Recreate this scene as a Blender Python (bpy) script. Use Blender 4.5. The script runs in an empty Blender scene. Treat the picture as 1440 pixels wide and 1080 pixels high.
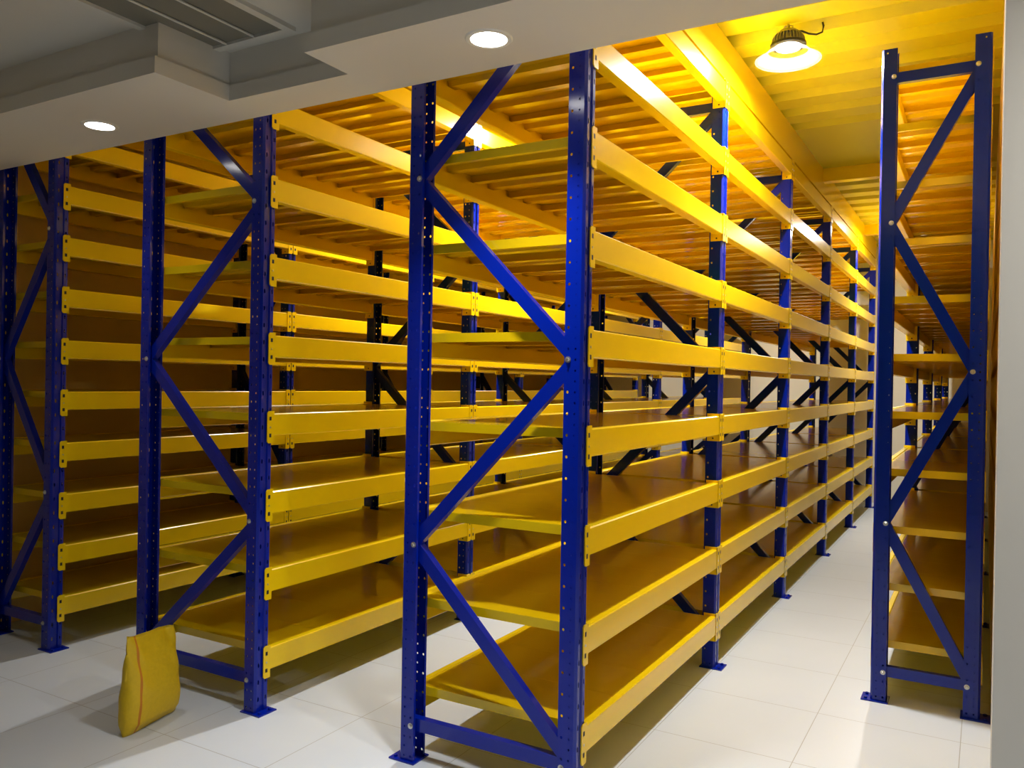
import bpy, bmesh, math, random
from mathutils import Vector, Matrix
random.seed(7)
S = bpy.context.scene
C = S.collection
R = math.radians

# ------------------------------------------------------------------ camera
F_PX, YAW, PITCH, ROLL = 1154.36, 30.008, -0.18, 1.0
cd = bpy.data.cameras.new('camera')
cd.sensor_width = 36.0
cd.lens = F_PX / 1440.0 * 36.0
cd.clip_start = 0.05
cam = bpy.data.objects.new('camera', cd)
C.objects.link(cam)
a, b, c = R(YAW), R(PITCH), R(ROLL)
Fv = Vector((-math.sin(a) * math.cos(b), math.cos(a) * math.cos(b), math.sin(b)))
R0 = Vector((math.cos(a), math.sin(a), 0))
U0 = R0.cross(Fv)
Rv = R0 * math.cos(c) + U0 * math.sin(c)
Uv = -R0 * math.sin(c) + U0 * math.cos(c)
M = Matrix((Rv, Uv, -Fv)).transposed().to_4x4()
M.translation = Vector((0, 0, 1.5))
cam.matrix_world = M
S.camera = cam

# ------------------------------------------------------------------ view, world, light levels
S.view_settings.view_transform = 'Standard'
S.view_settings.look = 'None'
S.view_settings.gamma = 1
S.view_settings.use_curve_mapping = False
S.view_settings.exposure = 0.0
w = bpy.data.worlds.new('world')
S.world = w
w.use_nodes = True
w.node_tree.nodes['Background'].inputs[0].default_value = (0.02, 0.02, 0.022, 1)
w.node_tree.nodes['Background'].inputs[1].default_value = 0.1
LAMP_W = 80.0        # each high bay lamp, downward
GLOW_W = 0.3        # light that leaves sideways through its clear shade
DOWN_W = 9.0         # each ceiling downlight

# ------------------------------------------------------------------ materials
def lin(v):
    v /= 255.0
    return v / 12.92 if v <= 0.04045 else ((v + 0.055) / 1.055) ** 2.4
def rgb(r, g, b_):
    return (lin(r), lin(g), lin(b_), 1)
def mat(name, col, rough=0.5, metal=0.0, coat=0.0, emit=None, es=0.0, noise=0.0, nscale=8.0, bump=0.0):
    m = bpy.data.materials.new(name)
    m.use_nodes = True
    nt = m.node_tree
    p = nt.nodes['Principled BSDF']
    p.inputs['Base Color'].default_value = col
    p.inputs['Roughness'].default_value = rough
    p.inputs['Metallic'].default_value = metal
    p.inputs['Coat Weight'].default_value = coat
    p.inputs['Coat Roughness'].default_value = 0.12
    if emit:
        p.inputs['Emission Color'].default_value = emit
        p.inputs['Emission Strength'].default_value = es
    if noise > 0 or bump > 0:
        tc = nt.nodes.new('ShaderNodeTexCoord')
        nz = nt.nodes.new('ShaderNodeTexNoise')
        nz.inputs['Scale'].default_value = nscale
        nz.inputs['Detail'].default_value = 4
        nt.links.new(tc.outputs['Object'], nz.inputs['Vector'])
        if noise > 0:
            mx = nt.nodes.new('ShaderNodeMixRGB')
            mx.blend_type = 'MIX'
            d = tuple(x * (1 - noise) for x in col[:3]) + (1,)
            mx.inputs[1].default_value = d
            mx.inputs[2].default_value = col
            nt.links.new(nz.outputs['Fac'], mx.inputs[0])
            nt.links.new(mx.outputs[0], p.inputs['Base Color'])
        if bump > 0:
            bp = nt.nodes.new('ShaderNodeBump')
            bp.inputs['Strength'].default_value = bump
            bp.inputs['Distance'].default_value = 0.01
            nt.links.new(nz.outputs['Fac'], bp.inputs['Height'])
            nt.links.new(bp.outputs['Normal'], p.inputs['Normal'])
    return m

YEL = mat('yellow_powder_coat', (0.90, 0.625, 0.003, 1), 0.22, noise=0.03, nscale=5)
SHELF = mat('yellow_shelf_steel', (0.84, 0.57, 0.004, 1), 0.14, noise=0.05, nscale=4)
BLUE = mat('blue_powder_coat', (0.001, 0.015, 0.34, 1), 0.15)
BLUE.node_tree.nodes['Principled BSDF'].inputs['Specular IOR Level'].default_value = 0.4
DARK = mat('dark_slot', (0.01, 0.006, 0.004, 1), 0.8)
STEEL = mat('zinc_steel', (0.62, 0.62, 0.6, 1), 0.3, metal=0.9)
DECK = mat('yellow_deck_steel', (0.62, 0.55, 0.008, 1), 0.4, noise=0.08, nscale=2)
OCHRE = mat('ochre_wall_paint', rgb(226, 192, 112), 0.75, noise=0.05, nscale=1.2)
FRONTW = mat('bounce_dimming_grey', rgb(120, 114, 104), 0.7)  # unseen front-room walls, greyed to cut the light they bounce
WALL = mat('cream_wall_paint', rgb(232, 226, 205), 0.7, noise=0.04, nscale=1.5)
PLASTER = mat('white_plaster', rgb(222, 218, 208), 0.75, noise=0.03, nscale=1.5)
TRAYM = mat('tray_ceiling_paint', rgb(205, 202, 192), 0.75, noise=0.04, nscale=2)
GRILLE = mat('grille_panel', rgb(120, 118, 108), 0.6)
ALU = mat('cast_aluminium', rgb(150, 145, 130), 0.4, metal=0.7)
BLACK = mat('black_rubber', rgb(22, 22, 24), 0.5)
SACK = mat('woven_sack', rgb(226, 190, 8), 0.55, noise=0.2, nscale=60, bump=0.15)
SACKRED = mat('red_stripe', rgb(196, 120, 12), 0.6)
DIFF = mat('downlight_diffuser', (1, 1, 1, 1), 0.4, emit=(1.0, 0.97, 0.92, 1), es=16.0)
LEDM = mat('led_panel', (1, 1, 1, 1), 0.4, emit=(1.0, 0.98, 0.93, 1), es=5.0)
WHITEP = mat('white_plastic', rgb(235, 235, 230), 0.4)

def shade_mat():
    m = bpy.data.materials.new('clear_acrylic_shade')
    m.use_nodes = True
    nt = m.node_tree
    out = nt.nodes['Material Output']
    p = nt.nodes['Principled BSDF']
    p.inputs['Base Color'].default_value = (0.95, 0.93, 0.85, 1)
    p.inputs['Roughness'].default_value = 0.15
    tr = nt.nodes.new('ShaderNodeBsdfTransparent')
    tl = nt.nodes.new('ShaderNodeBsdfTranslucent')
    tl.inputs[0].default_value = (0.95, 0.93, 0.85, 1)
    m1 = nt.nodes.new('ShaderNodeMixShader')
    m1.inputs[0].default_value = 0.35
    nt.links.new(p.outputs[0], m1.inputs[1])
    nt.links.new(tl.outputs[0], m1.inputs[2])
    m2 = nt.nodes.new('ShaderNodeMixShader')
    m2.inputs[0].default_value = 0.045
    nt.links.new(tr.outputs[0], m2.inputs[1])
    nt.links.new(m1.outputs[0], m2.inputs[2])
    nt.links.new(m2.outputs[0], out.inputs[0])
    return m
SHADE = shade_mat()

def floor_mat():
    m = bpy.data.materials.new('white_floor_tiles')
    m.use_nodes = True
    nt = m.node_tree
    p = nt.nodes['Principled BSDF']
    tc = nt.nodes.new('ShaderNodeTexCoord')
    sp = nt.nodes.new('ShaderNodeSeparateXYZ')
    nt.links.new(tc.outputs['Object'], sp.inputs[0])
    def mth(op, a_, b_=None):
        n = nt.nodes.new('ShaderNodeMath')
        n.operation = op
        for i, v in enumerate((a_, b_)):
            if v is None: continue
            if isinstance(v, (int, float)): n.inputs[i].default_value = v
            else: nt.links.new(v, n.inputs[i])
        return n.outputs[0]
    T = 0.576
    def joint(src, off):
        f = mth('FRACT', mth('DIVIDE', mth('SUBTRACT', src, off), T))
        e = mth('ABSOLUTE', mth('SUBTRACT', f, 0.5))
        return mth('GREATER_THAN', e, 0.5 - 0.0016 / T)
    j = mth('MAXIMUM', joint(sp.outputs[0], -0.645), joint(sp.outputs[1], 3.98))
    nz = nt.nodes.new('ShaderNodeTexNoise')
    nz.inputs['Scale'].default_value = 1.6
    nz.inputs['Detail'].default_value = 6
    nt.links.new(tc.outputs['Object'], nz.inputs['Vector'])
    c1 = nt.nodes.new('ShaderNodeMixRGB')
    c1.inputs[1].default_value = rgb(208, 217, 228)
    c1.inputs[2].default_value = rgb(222, 230, 240)
    nt.links.new(nz.outputs['Fac'], c1.inputs[0])
    c2 = nt.nodes.new('ShaderNodeMixRGB')
    nt.links.new(j, c2.inputs[0])
    nt.links.new(c1.outputs[0], c2.inputs[1])
    c2.inputs[2].default_value = rgb(172, 174, 175)
    nt.links.new(c2.outputs[0], p.inputs['Base Color'])
    p.inputs['Roughness'].default_value = 0.32
    return m
FLOOR = floor_mat()

# ------------------------------------------------------------------ helpers
def mesh(name, bm, *mats, smooth=False):
    me = bpy.data.meshes.new(name)
    bmesh.ops.recalc_face_normals(bm, faces=bm.faces)
    bm.to_mesh(me)
    bm.free()
    for m in mats: me.materials.append(m)
    if smooth:
        for p in me.polygons: p.use_smooth = True
    return me
def ob(name, me, parent=None, loc=(0, 0, 0), rz=0.0):
    o = bpy.data.objects.new(name, me)
    C.objects.link(o)
    o.parent = parent
    o.location = loc
    o.rotation_euler = (0, 0, rz)
    return o
def tag(o, label, cat, group=None):
    o['label'] = label
    o['category'] = cat
    if group: o['group'] = group
    return o
def struct(name, bm, *mats):
    o = ob(name, mesh(name, bm, *mats))
    o['kind'] = 'structure'
    return o
def box(bm, x0, x1, y0, y1, z0, z1, mi=0):
    v = [bm.verts.new(p) for p in ((x0, y0, z0), (x1, y0, z0), (x1, y1, z0), (x0, y1, z0),
                                   (x0, y0, z1), (x1, y0, z1), (x1, y1, z1), (x0, y1, z1))]
    for f in ((0, 3, 2, 1), (4, 5, 6, 7), (0, 1, 5, 4), (1, 2, 6, 5), (2, 3, 7, 6), (3, 0, 4, 7)):
        bm.faces.new([v[i] for i in f]).material_index = mi
def prism(bm, pts, fn, t0, t1, mi=0):
    """extrude the closed outline pts along t; fn(u, v, t) -> xyz"""
    A = [bm.verts.new(fn(u, v, t0)) for u, v in pts]
    B = [bm.verts.new(fn(u, v, t1)) for u, v in pts]
    n = len(pts)
    for i in range(n):
        bm.faces.new((A[i], A[(i + 1) % n], B[(i + 1) % n], B[i])).material_index = mi
    bm.faces.new(A).material_index = mi
    bm.faces.new(B[::-1]).material_index = mi
def lathe(bm, prof, cx=0, cy=0, seg=32, mi=0, cap0=False, cap1=False):
    rings = []
    for r, z in prof:
        rings.append([bm.verts.new((cx + r * math.cos(2 * math.pi * k / seg), cy + r * math.sin(2 * math.pi * k / seg), z)) for k in range(seg)])
    for i in range(len(rings) - 1):
        for k in range(seg):
            bm.faces.new((rings[i][k], rings[i][(k + 1) % seg], rings[i + 1][(k + 1) % seg], rings[i + 1][k])).material_index = mi
    if cap0: bm.faces.new(rings[0]).material_index = mi
    if cap1: bm.faces.new(rings[-1]).material_index = mi
def tube(bm, pts, r, seg=8, mi=0):
    pts = [Vector(p) for p in pts]
    rings = []
    for i, p in enumerate(pts):
        t = (pts[min(i + 1, len(pts) - 1)] - pts[max(i - 1, 0)]).normalized()
        up = Vector((0, 0, 1)) if abs(t.z) < 0.9 else Vector((1, 0, 0))
        n1 = t.cross(up).normalized()
        n2 = t.cross(n1)
        rings.append([bm.verts.new(p + n1 * r * math.cos(2 * math.pi * k / seg) + n2 * r * math.sin(2 * math.pi * k / seg)) for k in range(seg)])
    for i in range(len(rings) - 1):
        for k in range(seg):
            bm.faces.new((rings[i][k], rings[i][(k + 1) % seg], rings[i + 1][(k + 1) % seg], rings[i + 1][k])).material_index = mi
    bm.faces.new(rings[0]).material_index = mi
    bm.faces.new(rings[-1][::-1]).material_index = mi

# ------------------------------------------------------------------ measured layout (metres, camera at 0,0,1.5)
Y0, BAY, YD = 2.591, 1.7056, 4.278
PW, PD = 0.079, 0.069           # post: along the row, across the row
POST_H = 3.109
CLEAR = BAY - PW
A_R, B_L, B_R, C_L, C_R, D_L, D_R = -4.353, -3.625, -2.785, -1.983, -1.217, -0.458, 0.001
A_L = A_R - 0.575
END_Y = Y0 + 5 * BAY + PW
FAR_Y = END_Y + 0.45
LEFT_X = A_L - 0.12
RIGHT_X = 0.045
SOF_Y = 2.47
SOF_Z = 2.602
DECK_Z = 3.335
LAMP_Z = 3.165

# ------------------------------------------------------------------ the setting
bm = bmesh.new(); box(bm, LEFT_X - 0.1, 2.6, -3.1, FAR_Y + 0.1, -0.1, 0); struct('floor', bm, FLOOR)
bm = bmesh.new(); box(bm, LEFT_X - 0.1, LEFT_X, -3.1, FAR_Y + 0.1, 0, 3.5); struct('wall_left', bm, OCHRE)
bm = bmesh.new(); box(bm, LEFT_X, RIGHT_X + 0.1, FAR_Y, FAR_Y + 0.1, 0, 3.5); struct('wall_far', bm, WALL)
bm = bmesh.new(); box(bm, RIGHT_X, RIGHT_X + 0.1, SOF_Y, FAR_Y, 0, 3.5); struct('wall_right', bm, OCHRE)
bm = bmesh.new(); box(bm, 0.0250, 2.6, 2.20, SOF_Y, 0, 3.5); struct('wall_front', bm, PLASTER)
bm = bmesh.new(); box(bm, 2.5, 2.6, -3.0, 2.2, 0, 3.0); struct('wall_side', bm, FRONTW)
bm = bmesh.new(); box(bm, LEFT_X, 2.6, -3.1, -3.0, 0, 3.0); struct('wall_back', bm, FRONTW)
# ceiling of the front room and the stepped soffit along the opening
bm = bmesh.new(); box(bm, LEFT_X, 2.5, -3.0, 2.3, 2.80, 2.9); struct('ceiling', bm, TRAYM)
def poly_slab(bm, pts, z0, z1):
    prism(bm, pts, lambda u, v, t: (u, v, t), z0, z1)
bm = bmesh.new()
poly_slab(bm, [(LEFT_X, 1.93), (-2.64, 1.93), (-2.64, 2.27), (-2.02, 2.27), (-2.02, 2.05), (0.2, 2.05), (0.2, 1.75), (2.5, 1.75), (2.5, 2.199), (0.0249, 2.199), (0.0249, SOF_Y), (LEFT_X, SOF_Y)], SOF_Z, 2.665)
struct('soffit', bm, PLASTER)
bm = bmesh.new()
poly_slab(bm, [(LEFT_X, 1.95), (-2.65, 1.95), (-2.65, 2.28), (-2.01, 2.28), (-2.01, 2.07), (0.2, 2.07), (0.22, 1.77), (2.5, 1.77), (2.5, 2.199), (0.0249, 2.199), (0.0249, SOF_Y), (LEFT_X, SOF_Y)], 2.665, 3.5)
struct('soffit_step', bm, PLASTER)
# corrugated deck over the racks
def deck(bm, x0, x1, y0, y1, per=0.33, d=0.05):
    pts = []
    y = y0
    while y < y1 - 1e-4:
        for dy, z in ((0, 0), (per * 0.52, 0), (per * 0.62, d), (per * 0.9, d)):
            if y + dy <= y1: pts.append((y + dy, DECK_Z + z))
        y += per
    pts.append((y1, DECK_Z))
    out = pts + [(y1, DECK_Z + 0.12), (y0, DECK_Z + 0.12)]
    prism(bm, out, lambda u, v, t: (t, u, v), x0, x1)
bm = bmesh.new()
deck(bm, LEFT_X, RIGHT_X, SOF_Y, 6.16)
box(bm, LEFT_X, RIGHT_X, 6.16, 7.32, DECK_Z, DECK_Z + 0.12)
deck(bm, LEFT_X, RIGHT_X, 7.32, FAR_Y)
struct('ceiling_deck', bm, DECK)
# beams that carry the deck on the rack tops
bm = bmesh.new()
for x in (A_R - 0.065, B_L, B_R - 0.065, C_L, C_R - 0.065):
    y = Y0 if x != D_L else YD
    box(bm, x, x + 0.065, y, END_Y, POST_H + 0.004, DECK_Z)
for y in (7.28, 10.0):
    for x0, x1 in ((A_R, B_L), (B_R, C_L), (C_R, D_L)):
        box(bm, x0 + 0.001, x1 - 0.001, y, y + 0.09, DECK_Z - 0.11, DECK_Z)
struct('deck_beams', bm, YEL)

# ------------------------------------------------------------------ rack parts
PITCH_H = 0.0375
def perforated(bm, p0, p1, cols, n, z0, zp=PITCH_H):
    """a vertical sheet strip from plan point p0 to p1; cols = (width, period, phase, ru, rv) ; period 0 = plain"""
    p0, p1 = Vector(p0), Vector(p1)
    Wd = (p1 - p0).length
    d = (p1 - p0) / Wd
    us = [0.0]
    for cc in cols: us.append(us[-1] + cc[0])
    s = Wd / us[-1]
    us = [u * s for u in us]
    grid = {}
    def V(i, k):
        if (i, k) not in grid:
            q = p0 + d * us[k]
            grid[(i, k)] = bm.verts.new((q.x, q.y, z0 + i * zp))
        return grid[(i, k)]
    # plain columns are one long quad per hole-row span to stay light
    for k, cc in enumerate(cols):
        for i in range(n):
            a_, b_, c_, e_ = V(i, k), V(i, k + 1), V(i + 1, k + 1), V(i + 1, k)
            if cc[1] and i % cc[1] == cc[2]:
                um = (us[k] + us[k + 1]) / 2
                zm = z0 + (i + 0.5) * zp
                ring = []
                for j in range(8):
                    an = math.radians(-157.5 + 45 * j)
                    q = p0 + d * (um + cc[3] * math.cos(an))
                    ring.append(bm.verts.new((q.x, q.y, zm + cc[4] * math.sin(an))))
                # octagon ring: 0,1 lower-left ... corners a(ll) b(lr) c(ur) e(ul)
                bm.faces.new((a_, ring[1], ring[0]))
                bm.faces.new((a_, b_, ring[2], ring[1]))
                bm.faces.new((b_, ring[3], ring[2]))
                bm.faces.new((b_, c_, ring[4], ring[3]))
                bm.faces.new((c_, ring[5], ring[4]))
                bm.faces.new((c_, e_, ring[6], ring[5]))
                bm.faces.new((e_, ring[7], ring[6]))
                bm.faces.new((e_, a_, ring[0], ring[7]))
            else:
                bm.faces.new((a_, b_, c_, e_))
def post_mesh():
    bm = bmesh.new()
    n = int(POST_H / PITCH_H)
    zp = POST_H / n
    hx, hy = PD / 2, PW / 2
    lipc = [(1, 0, 0, 0, 0)]
    fl = [(6, 0, 0, 0, 0), (16, 2, 0, .0048, .0055), (13, 0, 0, 0, 0), (15, 1, 0, .0036, .0045), (9, 0, 0, 0, 0)]
    web = [(3, 0, 0, 0, 0), (12, 2, 1, .0045, .011), (3, 0, 0, 0, 0)]
    for s in (-1, 1):
        perforated(bm, (-hx, s * (hy - .012)), (-hx, s * hy), lipc, n, 0, zp)
        perforated(bm, (-hx, s * hy), (hx - .009, s * hy), fl, n, 0, zp)
        perforated(bm, (hx - .009, s * hy), (hx, s * (hy - .009)), lipc, n, 0, zp)
        perforated(bm, (hx, s * (hy - .009)), (hx, s * .012), web, n, 0, zp)
        perforated(bm, (hx, s * .012), (hx - .007, s * .008), lipc, n, 0, zp)
    perforated(bm, (hx - .007, -.008), (hx - .007, .008), lipc, n, 0, zp)
    bmesh.ops.remove_doubles(bm, verts=bm.verts, dist=1e-5)
    bmesh.ops.recalc_face_normals(bm, faces=bm.faces)
    bmesh.ops.solidify(bm, geom=list(bm.faces), thickness=0.002)
    return mesh('post', bm, BLUE)
POST = post_mesh()
bm = bmesh.new(); box(bm, -0.045, 0.075, -0.052, 0.052, 0, 0.006)
for sx, sy in ((0.055, 0.03), (0.055, -0.03)):
    lathe(bm, [(0.008, 0.006), (0.008, 0.014)], sx, sy, 6, cap1=True)
FOOT = mesh('foot_plate', bm, BLUE)
bm = bmesh.new()
lathe(bm, [(0.0115, 0), (0.0115, 0.002)], seg=12, cap1=True)
lathe(bm, [(0.0075, 0.002), (0.0075, 0.007), (0.0055, 0.009)], seg=6, cap1=True)
bm.transform(Matrix.Rotation(math.pi / 2, 4, 'X'))       # points to -y
BOLT = mesh('bolt', bm, STEEL)

def brace_mesh(x0, z0, x1, z1, wd=0.050):
    """open channel from node to node, web towards the front"""
    bm = bmesh.new()
    p, q = Vector((x0, 0, z0)), Vector((x1, 0, z1))
    d = (q - p).normalized()
    nrm = Vector((-d.z, 0, d.x))
    L = (q - p).length
    h, t, y0, y1 = wd / 2, 0.003, -0.018, 0.014
    prof = [(-h, y0), (h, y0), (h, y1), (h - t, y1), (h - t, y0 + t), (-h + t, y0 + t), (-h + t, y1), (-h, y1)]
    prism(bm, prof, lambda u, v, s: tuple(p + d * s + nrm * u + Vector((0, v, 0))), -0.018, L + 0.018)
    return mesh('brace', bm, BLUE)

BH, STEP = 0.100, 0.036
def beam_mesh():
    bm = bmesh.new()
    x = 0.003
    e = 0.004
    prof = [(x, -BH + e), (x, -e), (x - e, 0), (-0.024, 0), (-0.028, -e), (-0.028, -STEP), (-0.045, -STEP), (-0.045, -BH + e), (-0.041, -BH), (x - e, -BH)]
    prism(bm, prof, lambda u, v, t: (u, t, v), 0.004, CLEAR - 0.004)
    return bm
def connector_bm(end):
    bm = bmesh.new()
    sgn = 1 if end == 0 else -1
    yb = 0.0 if end == 0 else CLEAR
    ZT, ZB = 0.012, -0.133
    # end plate against the post flange
    y_a, y_b = sorted((yb, yb + sgn * 0.004))
    box(bm, -0.062, 0.0045, y_a, y_b, ZB, ZT)
    # leg that hooks over the post web, with two slots
    ya, yc = sorted((yb - sgn * 0.036, yb + sgn * 0.004))
    pts = [(ya, ZB), (yc, ZB), (yc, ZT), (ya, ZT)]
    ch = 0.008
    if end == 0: pts = [(ya + ch, ZB), (yc, ZB), (yc, ZT), (ya + ch, ZT), (ya, ZT - ch), (ya, ZB + ch)]
    else: pts = [(ya, ZB), (yc - ch, ZB), (yc, ZB + ch), (yc, ZT - ch), (yc - ch, ZT), (ya, ZT)]
    prism(bm, pts, lambda u, v, t: (t, u, v), 0.0006, 0.0050)
    ym = yb - sgn * 0.019
    for zc in (-0.022, -0.098):
        box(bm, 0.0046, 0.0054, ym - 0.0062, ym + 0.0062, zc - 0.0085, zc + 0.0085, 1)
    box(bm, 0.0046, 0.0062, ym - 0.003, ym + 0.003, -0.066, -0.058, 2)
    # pin hole low on the end plate
    yp = yb + sgn * 0.0044
    box(bm, -0.034, -0.026, min(yp, yp - sgn * .0006), max(yp, yp - sgn * .0006), -0.122, -0.114, 1)
    return bm
BEAM = mesh('beam', beam_mesh(), YEL)
CONN = [mesh('connector', connector_bm(e), YEL, DARK, STEEL) for e in (0, 1)]
def merge(dst, src):
    me = bpy.data.meshes.new('tmp'); src.to_mesh(me); src.free(); dst.from_mesh(me); bpy.data.meshes.remove(me)
bm = beam_mesh()
for e in (0, 1): merge(bm, connector_bm(e))
BEAM_FAR = mesh('beam', bm, YEL, DARK, STEEL)

def shelf_mesh(depth):
    bm = bmesh.new()
    hw = depth / 2 - 0.0285
    n = 5
    pw = (CLEAR - 0.012) / n
    for k in range(n):
        y0 = 0.006 + k * pw + 0.0008
        y1 = 0.006 + (k + 1) * pw - 0.0008
        t, dp, lip = 0.0025, STEP - 0.001, 0.018
        ym = (y0 + y1) / 2
        o = [(y0, 0), (y1, 0), (y1, -dp), (y1 - lip, -dp), (y1 - lip, -dp + t), (y1 - t, -dp + t), (y1 - t, -t),
             (ym + .030, -t), (ym + .022, -.024), (ym - .022, -.024), (ym - .030, -t),
             (y0 + t, -t), (y0 + t, -dp + t), (y0 + lip, -dp + t), (y0 + lip, -dp), (y0, -dp)]
        prism(bm, o, lambda u, v, s: (s, u, v - 0.003), -hw, hw)
    return mesh('shelf', bm, SHELF)

NODES = [0.145, 0.855, 1.58, 2.285, 2.98]
def rack(xl, xr, y0, bays, levels, z0, dz, first_right, label):
    root = bpy.data.objects.new('storage_rack', None)
    C.objects.link(root)
    root.location = ((xl + xr) / 2, y0, 0)
    root.empty_display_size = 0.2
    tag(root, label, 'rack', 'blue and yellow storage racks')
    h = (xr - xl) / 2
    shelf = shelf_mesh(xr - xl)
    # bracing: two horizontals and a zigzag
    xL, xR = -h + 0.056, h - 0.056
    braces = [brace_mesh(xL, NODES[0], xR, NODES[0]), brace_mesh(xL, NODES[-1], xR, NODES[-1])]
    side = first_right
    for i in range(4):
        xa, xb = (xR, xL) if side else (xL, xR)
        za, zb = NODES[i] + (0.035 if i == 0 else 0.022), NODES[i + 1] - (0.035 if i == 3 else 0.022)
        braces.append(brace_mesh(xa, za, xb, zb))
        side = not side
    for n in range(bays + 1):
        yc = n * BAY + PW / 2
        posts = []
        for s in (1, -1):
            po = ob('post', POST, root, (s * (h - PD / 2), yc, 0.006), 0 if s > 0 else math.pi)
            ob('foot_plate', FOOT, po, (0, 0, -0.006))
            posts.append(po)
        for bmsh in braces:
            ob('brace', bmsh, root, (0, yc, 0))
        if n == 0:
            side = first_right
            for i, z in enumerate(NODES):
                both = i in (0, 4)
                for s, po in zip((1, -1), posts):
                    if both or (s > 0) == (side if i % 2 == 0 else not side):
                        bx = -PD / 2 + 0.0145
                        if s > 0: ob('bolt', BOLT, po, (bx, -PW / 2, z - 0.006))
                        else: ob('bolt', BOLT, po, (bx, PW / 2, z - 0.006), math.pi)
    count = 0
    rest = None
    order = [(i, s, k) for s in (1, -1) for i in range(bays) for k in range(levels)]
    for i, s, k in order:
        z = z0 + k * dz
        y = i * BAY + PW
        loc = (h, y, z) if s > 0 else (-h, y + CLEAR, z)
        rz = 0 if s > 0 else math.pi
        count += 1
        if count > 100:
            if rest is None: rest = bmesh.new()
            src = bmesh.new(); src.from_mesh(BEAM_FAR)
            src.transform(Matrix.Translation(loc) @ Matrix.Rotation(rz, 4, 'Z'))
            merge(rest, src)
            continue
        if i < 2:
            be = ob('beam', BEAM, root, loc, rz)
            for e in (0, 1): ob('connector', CONN[e], be)
        else:
            ob('beam', BEAM_FAR, root, loc, rz)
    if rest is not None:
        ro = ob('beam', mesh('beams_rest', rest, YEL, DARK, STEEL), root)
        ro['kind'] = 'stuff'
    for i in range(bays):
        for k in range(levels):
            ob('shelf', shelf, root, (0, i * BAY + PW, z0 + k * dz))
    return root

rack(A_L, A_R, Y0, 5, 11, 0.279, 0.2806, False, 'narrow blue and yellow rack against the dim left wall, leftmost of the four')
rack(B_L, B_R, Y0, 5, 9, 0.279, 0.3524, False, 'deep blue and yellow rack with the yellow sack standing at its front post')
rack(C_L, C_R, Y0, 5, 9, 0.279, 0.3524, True, 'deep blue and yellow rack in the centre, its end frame nearest to the viewer')
rack(D_L, D_R, YD, 4, 11, 0.281, 0.2775, True, 'narrow blue and yellow rack beside the white wall on the right, set back one bay')

# ------------------------------------------------------------------ high bay lamps
def lamp_meshes():
    d = {}
    bm = bmesh.new()
    lathe(bm, [(0.030, 0.155), (0.045, 0.150), (0.062, 0.135), (0.066, 0.128)], seg=32, cap0=True, cap1=True)
    d['housing_cap'] = mesh('housing_cap', bm, ALU)
    bm = bmesh.new()
    lathe(bm, [(0.050, 0.130), (0.050, 0.085)], seg=24, cap0=True, cap1=True)
    for k in range(30):
        an = 2 * math.pi * k / 30
        prof = [(0.045, 0.084), (0.084, 0.084), (0.080, 0.110), (0.068, 0.129), (0.045, 0.129)]
        ca, sa = math.cos(an), math.sin(an)
        prism(bm, prof, lambda u, v, t: (u * ca - t * sa, u * sa + t * ca, v), -0.0016, 0.0016)
    d['heat_sink'] = mesh('heat_sink', bm, ALU)
    bm = bmesh.new()
    lathe(bm, [(0.070, 0.086), (0.088, 0.084), (0.088, 0.072), (0.070, 0.068)], seg=40)
    d['collar'] = mesh('collar', bm, BLACK)
    bm = bmesh.new()
    prof = [(0.080, 0.078), (0.086, 0.066), (0.096, 0.050), (0.112, 0.032), (0.133, 0.015), (0.153, 0.004), (0.160, 0.000), (0.162, 0.002)]
    lathe(bm, prof, seg=56)
    bmesh.ops.recalc_face_normals(bm, faces=bm.faces)
    bmesh.ops.solidify(bm, geom=list(bm.faces), thickness=0.002)
    d['shade'] = mesh('shade', bm, SHADE, smooth=True)
    bm = bmesh.new()
    lathe(bm, [(0.066, 0.069), (0.060, 0.060), (0.030, 0.056), (0.002, 0.055)], seg=32, cap0=True, cap1=True)
    d['light_source'] = mesh('light_source', bm, LEDM)
    bm = bmesh.new()
    tube(bm, [(0, 0, 0.15), (0, 0, DECK_Z + 0.03 - LAMP_Z)], 0.007)
    tube(bm, [(-0.02, 0, 0.16), (-0.022, 0, 0.172), (0, 0, 0.182), (0.022, 0, 0.172), (0.02, 0, 0.16)], 0.004)
    d['hanging_hook'] = mesh('hanging_hook', bm, STEEL)
    bm = bmesh.new()
    tube(bm, [(0.03, 0.01, 0.148), (0.06, 0.03, 0.150), (0.09, 0.05, 0.138), (0.125, 0.07, 0.135), (0.15, 0.085, 0.148), (0.155, 0.09, 0.18), (0.15, 0.09, DECK_Z + 0.03 - LAMP_Z)], 0.005)
    d['power_cord'] = mesh('power_cord', bm, BLACK)
    return d
LM = lamp_meshes()
def lamp(x, y, label, power=1.0):
    root = bpy.data.objects.new('high_bay_lamp', None)
    C.objects.link(root)
    root.location = (x, y, LAMP_Z)
    root.empty_display_size = 0.1
    tag(root, label, 'lamp', 'high bay lamps over the aisles')
    for k, me in LM.items(): ob(k, me, root)
    for kind, e, z in (('AREA', LAMP_W, 0.050), ('POINT', GLOW_W, 0.030)):
        ld = bpy.data.lights.new('lamp_light', kind)
        ld.energy = e * power
        ld.color = (1.0, 0.985, 0.96)
        if kind == 'AREA':
            ld.shape = 'DISK'
            ld.size = 0.12
        else:
            ld.shadow_soft_size = 0.02
        lo = bpy.data.objects.new('lamp_light', ld)
        C.objects.link(lo)
        lo.parent = root
        lo.location = (0, 0, z)
    return root
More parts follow.
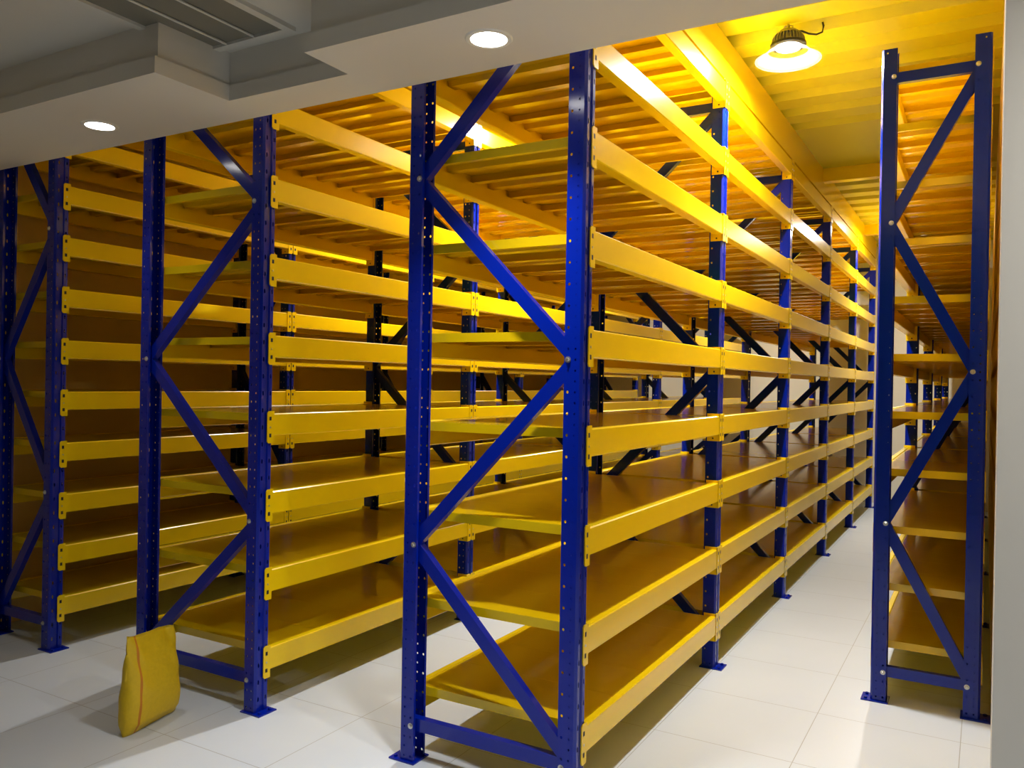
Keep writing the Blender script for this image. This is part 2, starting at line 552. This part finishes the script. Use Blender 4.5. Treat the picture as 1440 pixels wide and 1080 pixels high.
for aisle, x, near, power in (('between the central and right racks', -0.905, 4.33, 1.0), ('between the two deep racks', -2.384, 4.8, 1.0), ('beside the leftmost rack', -3.99, 5.4, 0.7)):
    for pos, y in (('near', near), ('far', 9.5)):
        lamp(x if not (pos == 'far' and x > -1) else -0.74, y, 'clear shaded high bay lamp, %s one over the aisle %s' % (pos, aisle), power * (1.0 if pos == 'near' else 0.75))

# ------------------------------------------------------------------ downlights in the soffit
def downlight(x, y, label, z=SOF_Z, watts=DOWN_W, spread=95):
    bm = bmesh.new()
    lathe(bm, [(0.060, 0.0), (0.060, -0.004), (0.074, -0.004), (0.078, 0.0)], seg=36)
    root = ob('downlight', mesh('downlight', bm, WHITEP), None, (x, y, z))
    tag(root, label, 'light', 'round soffit downlights')
    bm = bmesh.new()
    lathe(bm, [(0.060, -0.0005), (0.058, -0.0025)], seg=36, cap0=True, cap1=True)
    ob('diffuser', mesh('diffuser', bm, DIFF), root)
    ld = bpy.data.lights.new('downlight_light', 'AREA')
    ld.shape = 'DISK'
    ld.size = 0.11
    ld.energy = watts
    ld.color = (1.0, 0.97, 0.93)
    ld.spread = R(spread)
    lo = bpy.data.objects.new('downlight_light', ld)
    C.objects.link(lo)
    lo.parent = root
    lo.location = (0, 0, -0.006)
downlight(-3.42, 2.23, 'lit round downlight in the soffit in front of the two left racks', SOF_Z, 1.4)
downlight(-1.405, 2.245, 'lit round downlight in the soffit just before the central rack')
downlight(0.95, 1.95, 'round downlight added out of view in the soffit to light the white wall at the right', SOF_Z, 42.0, 170)  # extra downlight out of view, added to brighten the white wall

# ------------------------------------------------------------------ ceiling access grille in the tray
root = bpy.data.objects.new('ceiling_grille', None); C.objects.link(root); root.location = (-2.5, 1.75, 2.80)
tag(root, 'square framed grey grille panel set in the recessed ceiling tray', 'vent')
bm = bmesh.new()
X0, X1, GY0, GY1, fw = -0.26, 0.26, -0.55, 0.48, 0.035
for bx in ((X0, X1, GY1 - fw, GY1), (X0, X1, GY0, GY0 + fw), (X0, X0 + fw, GY0 + fw, GY1 - fw), (X1 - fw, X1, GY0 + fw, GY1 - fw)):
    box(bm, *bx, -0.016, 0)
ob('frame', mesh('frame', bm, TRAYM), root)
bm = bmesh.new(); box(bm, X0 + fw, X1 - fw, GY0 + fw, GY1 - fw, -0.005, 0); ob('panel', mesh('panel', bm, GRILLE), root)
for k in range(2):
    bm = bmesh.new()
    x = X0 + fw + (k + 1) * (X1 - X0 - 2 * fw) / 3
    tube(bm, [(x, GY0 + fw, -0.010), (x, GY1 - fw, -0.010)], 0.005)
    ob('rib', mesh('rib', bm, TRAYM), root)

# ------------------------------------------------------------------ yellow woven sack
def sack():
    bm = bmesh.new()
    W, H, T = 0.315, 0.425, 0.11
    nu, nv = 28, 30
    rows = []
    for j in range(nv + 1):
        v = j / nv
        ring = []
        bulge = T * (0.45 + 0.65 * math.sin(math.pi * min(1, v * 0.9 + 0.12)) ** 0.8) * (1 - 0.72 * v ** 2.5)
        if v < 0.10: bulge *= 0.45 + 5.5 * v
        wv = W * (1.0 + 0.05 * math.sin(min(v * 2.2, 1) * math.pi)) * (1 - 0.10 * v)
        lift = 0.0
        for k in range(2 * nu):
            an = 2 * math.pi * k / (2 * nu)
            ca, sa = math.cos(an), math.sin(an)
            x = math.copysign(abs(ca) ** 0.45, ca) * wv / 2
            y = math.copysign(abs(sa) ** 0.8, sa) * bulge / 2
            wr = 0.006 * math.sin(7 * x / W * 3 + 9 * v) * math.sin(11 * v + 3 * x / W) * (0.3 + v)
            z = v * H * (1 - 0.13 * (x / W + 0.5))
            # lower corner droops to a point, as a stuffed sack does
            if v < 0.12: z += 0.028 * (1 - v / 0.12) * (1 - abs(2 * x / W)) * 0.25
            top = 0.012 * math.sin(x / W * 5) * v ** 4
            ring.append(bm.verts.new((x, y + wr * (1 if sa > 0 else -1), z + top)))
        rows.append(ring)
    n = 2 * nu
    for j in range(nv):
        for k in range(n):
            bm.faces.new((rows[j][k], rows[j][(k + 1) % n], rows[j + 1][(k + 1) % n], rows[j + 1][k])).material_index = 1 if k == 37 else 0
    bm.faces.new(rows[0][::-1])
    # folded top: an inner lip going down into the mouth
    inner = [bm.verts.new((v.co.x * 0.96, v.co.y * 0.55, v.co.z - 0.05)) for v in rows[-1]]
    for k in range(n):
        bm.faces.new((rows[-1][k], rows[-1][(k + 1) % n], inner[(k + 1) % n], inner[k]))
    bm.faces.new(inner)
    return mesh('woven_sack', bm, SACK, SACKRED, smooth=True)
d = Vector((-3.12 + 3.05, 2.455 - 2.155))
sk = ob('woven_sack', sack(), None, (-3.085 - 0.018, 2.306 - 0.01, 0.0), math.atan2(d.y, d.x))
tag(sk, 'yellow woven plastic sack standing on the floor before a blue rack post', 'sack')
